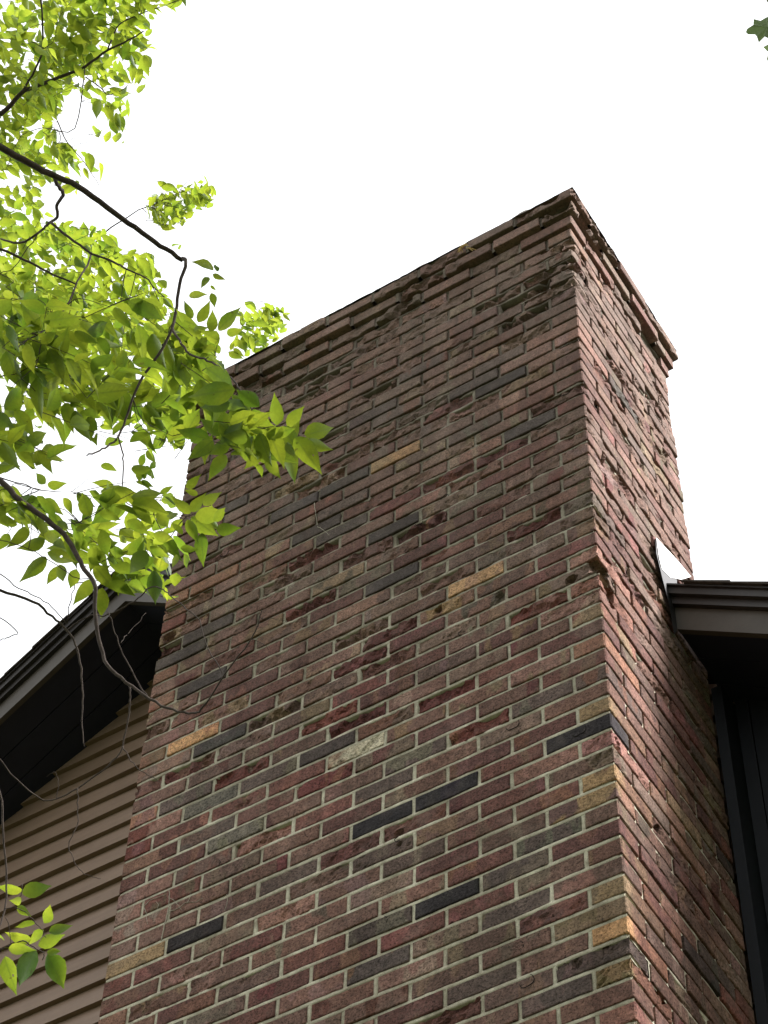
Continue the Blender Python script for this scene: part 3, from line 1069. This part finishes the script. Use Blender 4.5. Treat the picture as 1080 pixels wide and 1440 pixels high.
# --- limbs given as sight lines with their own distance
BR = []        # (points3d, radii)
def branch(pts, d0, d1, r0, r1, step=4, jit=0.0016):
    n = len(pts)
    P3 = [at(x, y, d0 + (d1 - d0) * i / (n - 1)) for i, (x, y) in enumerate(pts)]
    P3 = spline(P3, step)
    P3 = [p + Vector((random.uniform(-jit, jit), random.uniform(-jit, jit), random.uniform(-jit, jit))) for p in P3]
    m = len(P3)
    R = [0.86 * (r0 + (r1 - r0) * i / (m - 1)) * (1 + 0.10 * math.sin(i * 2.1) * (i % 3 == 0)) for i in range(m)]
    BR.append((P3, R))
    return P3

D1 = 5.5
branch([(-40, 188), (0, 206), (45, 232), (75, 247), (110, 262), (150, 291), (190, 320), (225, 345), (258, 366)], D1, D1 - .1, .0105, .0062)
branch([(256, 363), (262, 369), (252, 400), (247, 440), (242, 462), (222, 500), (196, 538), (180, 580), (167, 613), (151, 627), (136, 636), (122, 640)], D1 - .1, D1 - .45, .0052, .0020)
branch([(242, 462), (252, 478), (267, 498), (287, 505), (307, 515), (325, 532), (338, 549), (353, 573), (372, 597), (395, 613), (412, 622)], D1 - .25, D1 - .75, .0034, .0012)
branch([(167, 613), (173, 640), (173, 658), (171, 700)], D1 - .4, D1 - .5, .0022, .0016)
branch([(171, 700), (152, 713), (130, 725), (112, 735)], D1 - .5, D1 - .5, .0016, .0008)
branch([(171, 700), (186, 712), (200, 718), (215, 724)], D1 - .5, D1 - .5, .0014, .0008)
branch([(75, 247), (82, 262), (89, 274), (80, 289), (80, 305), (68, 314), (58, 324), (27, 342), (0, 336)], D1, D1 + .5, .0058, .0030)
branch([(71, 313), (96, 333), (129, 356), (160, 368), (178, 378), (204, 390), (220, 408), (231, 418)], D1 + .1, D1 - .2, .0040, .0013)
branch([(129, 357), (120, 378), (109, 396), (93, 431), (67, 462), (38, 478), (22, 492)], D1 + .1, D1 - .3, .0030, .0016)
branch([(-20, 342), (0, 350), (44, 370), (75, 386), (107, 399)], D1 + .6, D1 + .5, .0048, .0026)
branch([(66, 463), (57, 490), (50, 515), (30, 532), (14, 546)], D1 - .2, D1 - .3, .0016, .0008)
branch([(56, 456), (72, 464), (88, 476), (92, 500), (95, 528)], D1 + .3, D1 + .3, .0042, .0024)
branch([(58, 324), (35, 355), (18, 378), (0, 384)], D1 + .3, D1 + .3, .0016, .001)
branch([(131, 345), (150, 325), (175, 308), (182, 304), (200, 293), (216, 287), (250, 272)], 8.8, 8.8, .0035, .0016)
# upper, further limbs
branch([(-30, 180), (9, 154), (31, 130), (60, 118), (89, 107), (120, 93), (151, 71), (180, 57), (202, 44)], 9.1, 9.1, .012, .003)
branch([(56, -20), (58, 0), (60, 67), (49, 98), (31, 130)], 9.1, 9.1, .004, .005)
branch([(120, 108), (140, 122), (152, 133), (170, 128), (180, 120)], 9.1, 9.1, .003, .0015)
branch([(62, 68), (75, 58), (80, 40)], 9.1, 9.1, .002, .001)
branch([(151, 71), (160, 48), (175, 30), (230, 8), (300, -15)], 9.1, 9.2, .004, .0016)
branch([(80, 170), (95, 200), (120, 230), (140, 262)], 9.0, 8.9, .003, .0012)
branch([(120, 93), (105, 180), (60, 180), (30, 190)], 9.2, 9.0, .003, .0015)
# lower limb
D2 = 4.9
branch([(-40, 650), (0, 676), (27, 702), (58, 725), (89, 751), (107, 778), (118, 800), (133, 823), (133, 862), (142, 910), (151, 936), (177, 959), (209, 982), (243, 998), (271, 1002), (284, 996), (317, 947), (353, 899), (369, 858)], D2, D2 - .5, .0078, .0011)
branch([(353, 899), (366, 903), (378, 913)], D2 - .5, D2 - .5, .0009, .0005)
branch([(365, 868), (385, 870), (404, 874)], D2 - .5, D2 - .5, .0008, .0004)
branch([(183, 966), (183, 985), (181, 1009), (172, 1050), (151, 1078), (110, 1108), (80, 1124), (55, 1122), (23, 1096), (0, 1069), (-20, 1050)], D2 - .25, D2 - .3, .0021, .0015)
branch([(110, 1108), (109, 1135), (108, 1161), (97, 1190), (103, 1207), (112, 1222), (128, 1233), (142, 1236)], D2 - .3, D2 - .35, .0014, .0006)
branch([(172, 1050), (182, 1066), (193, 1080), (212, 1092), (227, 1101)], D2 - .3, D2 - .35, .0014, .0007)
branch([(209, 982), (195, 960), (183, 940), (170, 913), (162, 890), (156, 868), (150, 860)], D2 - .3, D2 - .2, .0018, .0010)
branch([(80, 1124), (82, 1100), (76, 1086), (66, 1092)], D2 - .3, D2 - .3, .0010, .0005)
branch([(170, 905), (178, 893), (190, 880), (205, 862)], D2 - .2, D2 - .1, .0010, .0005)
branch([(-20, 822), (0, 830), (46, 846), (73, 867), (94, 885), (108, 913), (115, 950), (116, 986), (115, 1020), (118, 1050)], D2 + .15, D2, .0042, .0012)
branch([(-20, 795), (0, 808), (27, 827), (50, 838), (73, 853), (94, 877)], D2 + .15, D2 + .1, .0016, .0012)
branch([(94, 877), (98, 848), (105, 822), (108, 800), (110, 780)], D2 + .1, D2 + .1, .0014, .0009)
branch([(94, 885), (112, 873), (133, 865), (151, 865), (183, 849), (198, 838), (211, 826), (229, 829), (243, 840), (257, 853), (280, 872), (293, 913), (314, 947)], D2 + .1, D2 - .4, .0020, .0012)
branch([(-20, 860), (0, 868), (25, 888), (12, 896), (0, 900), (-20, 905)], D2 + .1, D2 + .1, .0015, .0012)
branch([(0, 672), (30, 680), (60, 690), (100, 692), (128, 702)], D2, D2 + .1, .0018, .0006)
branch([(100, 692), (118, 678), (140, 660)], D2, D2, .0008, .0004)
branch([(0, 758), (40, 772), (80, 795), (108, 813), (128, 812)], D2, D2, .0010, .0012)
branch([(-15, 1085), (0, 1115), (5, 1170), (9, 1239), (8, 1270), (3, 1295), (-10, 1312)], D2 - .4, D2 - .5, .0024, .0018)
branch([(-12, 1345), (0, 1337), (15, 1330), (32, 1324), (48, 1332), (62, 1340), (60, 1350)], D2 - .5, D2 - .5, .0020, .0010)
branch([(32, 1243), (30, 1256), (24, 1266), (18, 1271)], D2 - .5, D2 - .5, .0010, .0007)
branch([(8, 1278), (24, 1277), (40, 1286), (52, 1300), (60, 1308), (64, 1318)], D2 - .5, D2 - .5, .0010, .0008)
branch([(9, 1290), (13, 1305), (14, 1315), (15, 1330)], D2 - .5, D2 - .5, .0009, .0008)
branch([(245, 700), (252, 716), (262, 726), (275, 722)], D1 - .6, D1 - .7, .0012, .0008)
branch([(262, 726), (250, 740), (235, 756), (215, 724)], D1 - .7, D1 - .5, .0012, .0010)

# explicit sprays of leaves
def cluster(lst, ox, oy, sc, d):
    for (bx, by, tx, ty) in lst:
        leaf_px(ox + bx / sc, oy + by / sc, ox + tx / sc, oy + ty / sc, d + random.uniform(-.12, .12))
C1 = [(705,240,700,60),(765,250,862,135),(790,320,830,225),(865,300,1040,252),(880,345,1025,380),(810,310,955,515),(740,340,843,575),(640,400,815,445),
 (690,320,745,250),(640,430,725,545),(610,400,520,490),(530,330,400,295),(545,250,450,80),(560,150,680,270),(430,110,255,150),(460,30,180,75),
 (460,290,400,165),(330,330,190,445),(430,330,300,420),(400,410,310,560),(370,300,260,195),(310,330,120,260),(620,290,540,260),(620,330,470,390),
 (590,470,620,535),(660,330,690,240),(760,340,810,430),(560,330,620,390),(700,330,640,250)]
C2 = [(170,605,260,535),(240,650,165,615),(275,710,372,628),(200,745,278,640),(195,760,98,655),(225,770,405,750),(205,775,355,888),(350,845,482,845),
 (262,870,272,1062),(185,790,235,930),(150,790,75,870),(140,960,245,965),(120,995,92,1075),(160,995,190,1080),(330,800,412,722),(150,880,90,800),(60,770,140,770)]
C3 = [(290,640,140,810),(370,700,300,825),(380,690,405,810),(580,780,470,950),(650,840,630,1030),(690,800,855,890),(965,730,990,945),(935,610,815,755),
 (930,570,735,612),(950,575,1070,660),(720,700,890,750),(660,560,760,565),(640,470,690,650),(770,270,575,440),(765,265,590,275),(780,285,740,425),
 (840,290,970,445),(830,260,1035,255),(1010,240,1100,200),(800,420,945,495),(300,190,420,185),(290,180,222,110),(720,190,585,175),(400,270,465,375),
 (280,280,400,370),(200,250,250,350),(170,390,75,290),(185,460,50,580),(285,530,120,600),(300,610,480,680),(545,600,490,500),(480,470,575,440),
 (990,360,1075,465),(1110,380,1010,365),(970,500,1100,530),(830,90,960,85),(640,60,740,95),(560,650,640,700),(590,740,700,700),(480,720,440,850),
 (350,300,300,360),(110,440,10,420),(60,500,0,600),(360,420,440,470),(330,480,230,540),(520,560,600,500),(960,640,920,720),(420,600,300,590)]
C4 = [(205,330,-35,328),(205,375,470,295),(195,440,98,440),(160,490,282,572),(400,640,480,472),(450,725,660,650),(400,700,258,845),(320,650,135,665),
 (290,795,45,735),(350,850,605,755),(430,910,562,905),(425,935,612,1240),(330,890,170,1225),(40,950,150,1298),(80,870,310,900),(-30,760,45,790)]
C5 = [(520,690,402,625),(515,715,587,755),(540,700,535,648),(495,735,440,795),(370,850,475,828),(500,785,536,812),(545,1055,685,918),(500,1065,520,935),
 (430,1010,495,878),(390,985,345,875),(400,1065,480,1035),(330,1010,300,920),(600,1075,690,1050),(505,830,530,915)]
cluster(C1, 220, 540, 4.154, D1 - .75)
cluster(C2, 220, 540, 4.154, D1 - .7)
cluster(C3, 0, 640, 4.5, D2 + .1)
cluster(C4, 0, 1200, 6.543, D2 - .5)
cluster(C5, 180, 220, 4.32, D1 - .3)

def inside(px, py, poly):
    c = False
    n = len(poly)
    for i in range(n):
        x0, y0 = poly[i]; x1, y1 = poly[i-1]
        if (y0 > py) != (y1 > py) and px < (x1 - x0) * (py - y0) / (y1 - y0) + x0: c = not c
    return c

twigs = []
def spray(poly, n, d0, d1, Lf, stem_len, droop=0.25, reach=0.17):
    xs = [p[0] for p in poly]; ys = [p[1] for p in poly]
    made = 0; tries = 0
    while made < n and tries < n * 60:
        tries += 1
        px, py = random.uniform(min(xs), max(xs)), random.uniform(min(ys), max(ys))
        if not inside(px, py, poly): continue
        d = random.uniform(d0, d1)
        c = at(px, py, d)
        an = random.uniform(-0.9, 1.5)
        dr = RX * math.cos(an) - RD * math.sin(an) * 0.6 + RF * random.uniform(-.6, .6) + Vector((0, 0, -droop))
        dr.normalize()
        L = stem_len * random.uniform(.6, 1.2)
        pts = [c + dr * L * t + Vector((0, 0, -droop * L * t * t)) for t in (0, .33, .66, 1)]
        nl = random.randint(5, 9)
        ok = 0; last = 0.1
        for q in range(nl):
            t = (q + 0.6) / nl
            b = pts[0].lerp(pts[3], t) + Vector((0, 0, -droop * L * t * t + droop * L * t * 0.3))
            qx, qy, _ = project(b)
            side = 1 if q % 2 else -1
            lat = dr.cross(Vector((0, 0, 1)))
            if lat.length < .05: lat = RX.copy()
            lat.normalize()
            ld = dr * random.uniform(.3, .9) + lat * side * random.uniform(.5, 1.0) + Vector((0, 0, random.uniform(-.75, .15)))
            ld.normalize()
            ll = Lf * random.uniform(.72, 1.18)
            tx, ty, _ = project(b + ld * ll)
            if not inside(qx, qy, poly) or not inside(tx, ty, poly): continue
            up = Vector((random.uniform(-1., 1.), random.uniform(-1., 1.), 1.0))
            add_leaf(b, ld, up, ll)
            ok += 1
            last = t
        if ok:
            made += 1
            cut = [c + dr * L * last * t + Vector((0, 0, -droop * L * last * t * (0.3 + 0.5 * last * t))) for t in (0, .33, .66, 1)]
            twigs.append((cut, 0.0010))
            # run the spray back to the nearest limb
            best, bd = None, reach
            for P3, R in BR:
                for p in P3[::2]:
                    dd = (p - c).length
                    if dd < bd: best, bd = p, dd
            if best is not None and bd > 0.02:
                mid = best.lerp(c, .5) + Vector((random.uniform(-.02, .02), random.uniform(-.02, .02), random.uniform(-.01, .03)))
                twigs.append((spline([best, mid, c], 3), 0.0012))

NEAR = [(-60, 395), (60, 400), (120, 425), (200, 410), (250, 432), (300, 458), (322, 500), (322, 545), (290, 572), (262, 640), (225, 655), (200, 600), (190, 640), (150, 650), (130, 622), (95, 645), (95, 665), (30, 668), (-60, 655)]
spray(NEAR, 80, D1 - .25, D1 + .5, .086, .20)
spray([(-60, 660), (50, 690), (95, 735), (125, 790), (85, 790), (40, 765), (0, 772), (-60, 740)], 9, D2 - .1, D2 + .2, .070, .15)
spray([(-40, 650), (90, 655), (200, 690), (300, 700), (318, 760), (250, 845), (150, 845), (100, 800), (0, 775), (-40, 760)], 17, D2 + .05, D2 + .45, .074, .15)
spray([(250, 490), (330, 512), (362, 560), (420, 598), (442, 640), (400, 662), (330, 655), (290, 662), (258, 640)], 13, D1 - .85, D1 - .5, .080, .14)
FAR1 = [(-40, -40), (330, -40), (262, 12), (222, 26), (212, 52), (232, 60), (222, 75), (190, 80), (205, 88), (222, 100), (205, 120), (192, 155), (180, 200), (160, 205), (118, 190), (120, 170), (150, 165), (140, 150), (100, 120), (85, 130), (95, 150), (80, 190), (120, 210), (158, 235), (150, 265), (130, 280), (85, 262), (60, 300), (-40, 300)]
spray(FAR1, 175, 9.0, 10.0, .076, .24)
FAR2 = [(-40, 250), (40, 262), (60, 300), (95, 305), (130, 310), (165, 322), (205, 345), (225, 372), (240, 415), (255, 440), (200, 480), (-40, 490)]
spray(FAR2, 140, 7.4, 8.9, .070, .22)
FAR3 = [(196, 300), (210, 270), (222, 250), (245, 262), (262, 252), (288, 245), (300, 262), (310, 278), (290, 296), (272, 304), (258, 320), (236, 330), (225, 318), (208, 322)]
spray(FAR3, 34, 8.6, 9.0, .056, .13)
FAR4 = [(318, 505), (325, 450), (338, 418), (352, 432), (378, 425), (402, 428), (413, 440), (412, 452), (400, 470), (360, 500), (330, 520)]
spray(FAR4, 34, 10.2, 10.9, .066, .15)
spray([(185, 630), (215, 620), (228, 660), (215, 705), (185, 690)], 5, 8.6, 9.0, .068, .15)
spray([(232, 340), (262, 330), (262, 345), (240, 362)], 1, 8.6, 8.8, .06, .1)
spray([(-40, 440), (250, 440), (300, 470), (310, 520), (230, 600), (-40, 620)], 52, 7.0, 8.6, .072, .22)

# --- build it
TX, TY = -2.44, -2.16
tree = empty('tree', (TX, TY, 0))
tag(tree, 'broad-leaved tree with backlit green leaves reaching in from the upper left', 'tree')
tr = MB()
tp = [(TX + .05*math.sin(i*1.1), TY + .05*math.cos(i*.8), i * 1.05) for i in range(12)]
tr.tube(spline(tp, 3), [0.16 * (1 - 0.068 * i / 3) if i < 33 else .05 for i in range(34)], 12)
obj('trunk', tr.mesh('trunk', M_BARK, True), tree)
# limbs that leave the frame run on to the trunk
def to_trunk(start, zt, r0, r1):
    e = Vector((TX, TY, zt))
    mid = start.lerp(e, .5) + Vector((0, 0, .12))
    return spline([e, mid, start], 5), [r0 + (r1 - r0) * i / 10 for i in range(11)]
conn = [(at(-40, 188, D1), 4.3, .028, .0105), (at(-40, 650, D2), 3.6, .026, .0078), (at(-30, 180, 9.1), 8.0, .03, .012), (at(-20, 822, D2 + .15), 3.7, .02, .005),
        (at(-20, 342, D1 + .6), 4.8, .02, .0048), (at(56, -20, 9.1), 9.6, .016, .004), (at(-15, 1085, D2 - .4), 3.3, .012, .0024), (at(-12, 1345, D2 - .5), 2.9, .012, .002),
        (at(-20, 860, D2 + .1), 3.6, .01, .0015), (at(-20, 795, D2 + .15), 3.8, .01, .0016)]
for s_, zt, r0, r1 in conn:
    pts, rd = to_trunk(s_, zt, r0, r1)
    m = MB(); m.tube(pts, rd, 8)
    obj('branch', m.mesh('branch', M_BARK, True), tree)
for P3, R in BR:
    m = MB(); m.tube(P3, R, 7)
    obj('branch', m.mesh('branch', M_BARK, True), tree)
m = MB()
for pts, r in twigs: m.tube(pts, [r * (1 - .5 * i / len(pts)) for i in range(len(pts))], 4)
tag(obj('twigs', m.mesh('twigs', M_BARK, True), tree), kind='stuff')

def px_size(Mx, L):
    c = Mx.translation
    x, y, z = project(c)
    if z < .5 or not (0 < x < 1080 and 0 < y < 1440): return 0
    return L / z
order = sorted(range(len(leaves)), key=lambda i: -px_size(leaves[i][0], leaves[i][2]))
one = set(order[:300])
fol = MB()
for i, (Mx, var, L) in enumerate(leaves):
    if i in one:
        o = bpy.data.objects.new('leaf', VAR_ME[var])
        COL.objects.link(o)
        o.parent = tree
        o.matrix_parent_inverse = Matrix.Translation(-Vector(tree.location))
        o.matrix_basis = Mx
    else:
        v, f = VAR[var]
        A_ = np.array(Mx)
        vv = np.asarray(v) @ A_[:3, :3].T + A_[:3, 3]
        fol.add(vv.tolist(), f)
tag(obj('foliage', fol.mesh('foliage', M_LEAF, True), tree), kind='stuff')

# ------------------------------------------------------------------ maple spray at the upper right corner
MXX, MYY = 3.4, -1.7
maple = empty('maple_tree', (MXX, MYY, 0))
tag(maple, 'maple with lobed green leaves, its spray just entering the upper right corner', 'tree')
m = MB(); m.tube(spline([(MXX, MYY, 0), (MXX + .05, MYY + .03, 2.5), (MXX - .05, MYY, 6), (MXX, MYY, 10.2)], 5), [.15 - .007 * i for i in range(16)], 10)
obj('trunk', m.mesh('trunk', M_BARK, True), maple)
DM = 8.4
pm = [Vector((MXX, MYY, 5.6)), at(1560, 160, DM - .4), at(1260, 70, DM), at(1130, 45, DM), at(1092, 42, DM)]
m = MB(); m.tube(spline(pm, 5), [.04 * (1 - i / 21) + .0015 for i in range(21)], 6)
obj('branch', m.mesh('branch', M_BARK, True), maple)
for q in range(9):
    an = q * 2.4; zz = 3.4 + q * .7
    e_ = Vector((MXX + 1.5 * math.cos(an), MYY + 1.5 * math.sin(an), zz + 1.0))
    m = MB(); m.tube(spline([(MXX, MYY, zz), Vector((MXX, MYY, zz)).lerp(e_, .5) + Vector((0, 0, .2)), e_], 4), [.05 - .0052 * i for i in range(9)], 6)
    obj('branch', m.mesh('branch', M_BARK, True), maple)
def maple_leaf():
    tips = [(-158, .62), (-128, .55), (-105, .86), (-92, .72), (-70, .66), (-56, .98), (-40, .80), (-24, .72), (-10, 1.0), (0, 1.08), (10, 1.0), (24, .72), (40, .80), (56, .98), (70, .66), (92, .72), (105, .86), (128, .55), (158, .62), (180, .16)]
    vs = [(0, 0, 0)]
    for a, r in tips:
        an = math.radians(a)
        vs.append((r * .5 * math.cos(an), r * .5 * math.sin(an), -.10 * r * r + .03 * math.sin(a)))
    n = len(tips)
    return vs, [(0, i + 1, (i + 1) % n + 1) for i in range(n)]
mv, mf = maple_leaf()
mme = mesh('leaf', mv, mf, M_LEAF2, False)
for (px, py, a) in [(1079, 38, 185), (1084, -16, 150), (1098, 62, 230), (1112, 20, 120), (1135, 75, 260), (1150, 10, 80), (1170, 95, 250), (1190, 25, 60), (1220, 100, 270), (1240, 30, 100), (1108, -30, 140), (1280, 110, 280)]:
    c = at(px, py, DM + random.uniform(-.1, .1))
    an = math.radians(a)
    dr = RX * math.cos(an) - RD * math.sin(an)
    nrm = (Vector((0, 0, 1)) * .6 - RF * .9 + Vector((random.uniform(-.2, .2), random.uniform(-.2, .2), 0)))
    y = nrm.cross(dr).normalized(); zv = dr.cross(y).normalized(); L = .135
    o = bpy.data.objects.new('leaf', mme)
    COL.objects.link(o); o.parent = maple
    o.matrix_parent_inverse = Matrix.Translation(-Vector(maple.location))
    o.matrix_basis = Matrix(((dr.x*L, y.x*L, zv.x*L, c.x), (dr.y*L, y.y*L, zv.y*L, c.y), (dr.z*L, y.z*L, zv.z*L, c.z), (0, 0, 0, 1)))

# the maple's unseen crown to the right, added and shaped to shade the eave
cr = MB()
rr = random.Random(5)
cen = []
for q in range(420):
    while True:
        v = Vector((rr.uniform(-1, 1), rr.uniform(-1, 1), rr.uniform(-1, 1)))
        if 0.35 < v.length < 1: break
    cen.append(Vector((MXX - .35 + v.x * 2.6, MYY - .9 + v.y * 2.0, 7.9 + v.z * 4.2)))
for c in cen:
    for q in range(42):
        p = c + Vector((rr.gauss(0, .30), rr.gauss(0, .30), rr.gauss(0, .22)))
        if p.y > -1.0: continue
        qx, qy, qz = project(p)
        if qz > 0 and qx < 1125 and qy > -70: continue
        qm = Matrix.Rotation(rr.uniform(0, 6.28), 3, 'Z') @ Matrix.Rotation(rr.uniform(-.8, .8), 3, 'X')
        L = rr.uniform(.09, .15)
        cr.add([p + (qm @ Vector(v)) * L for v in mv], mf)
tag(obj('crown', cr.mesh('crown', M_LEAF2), maple), kind='stuff')
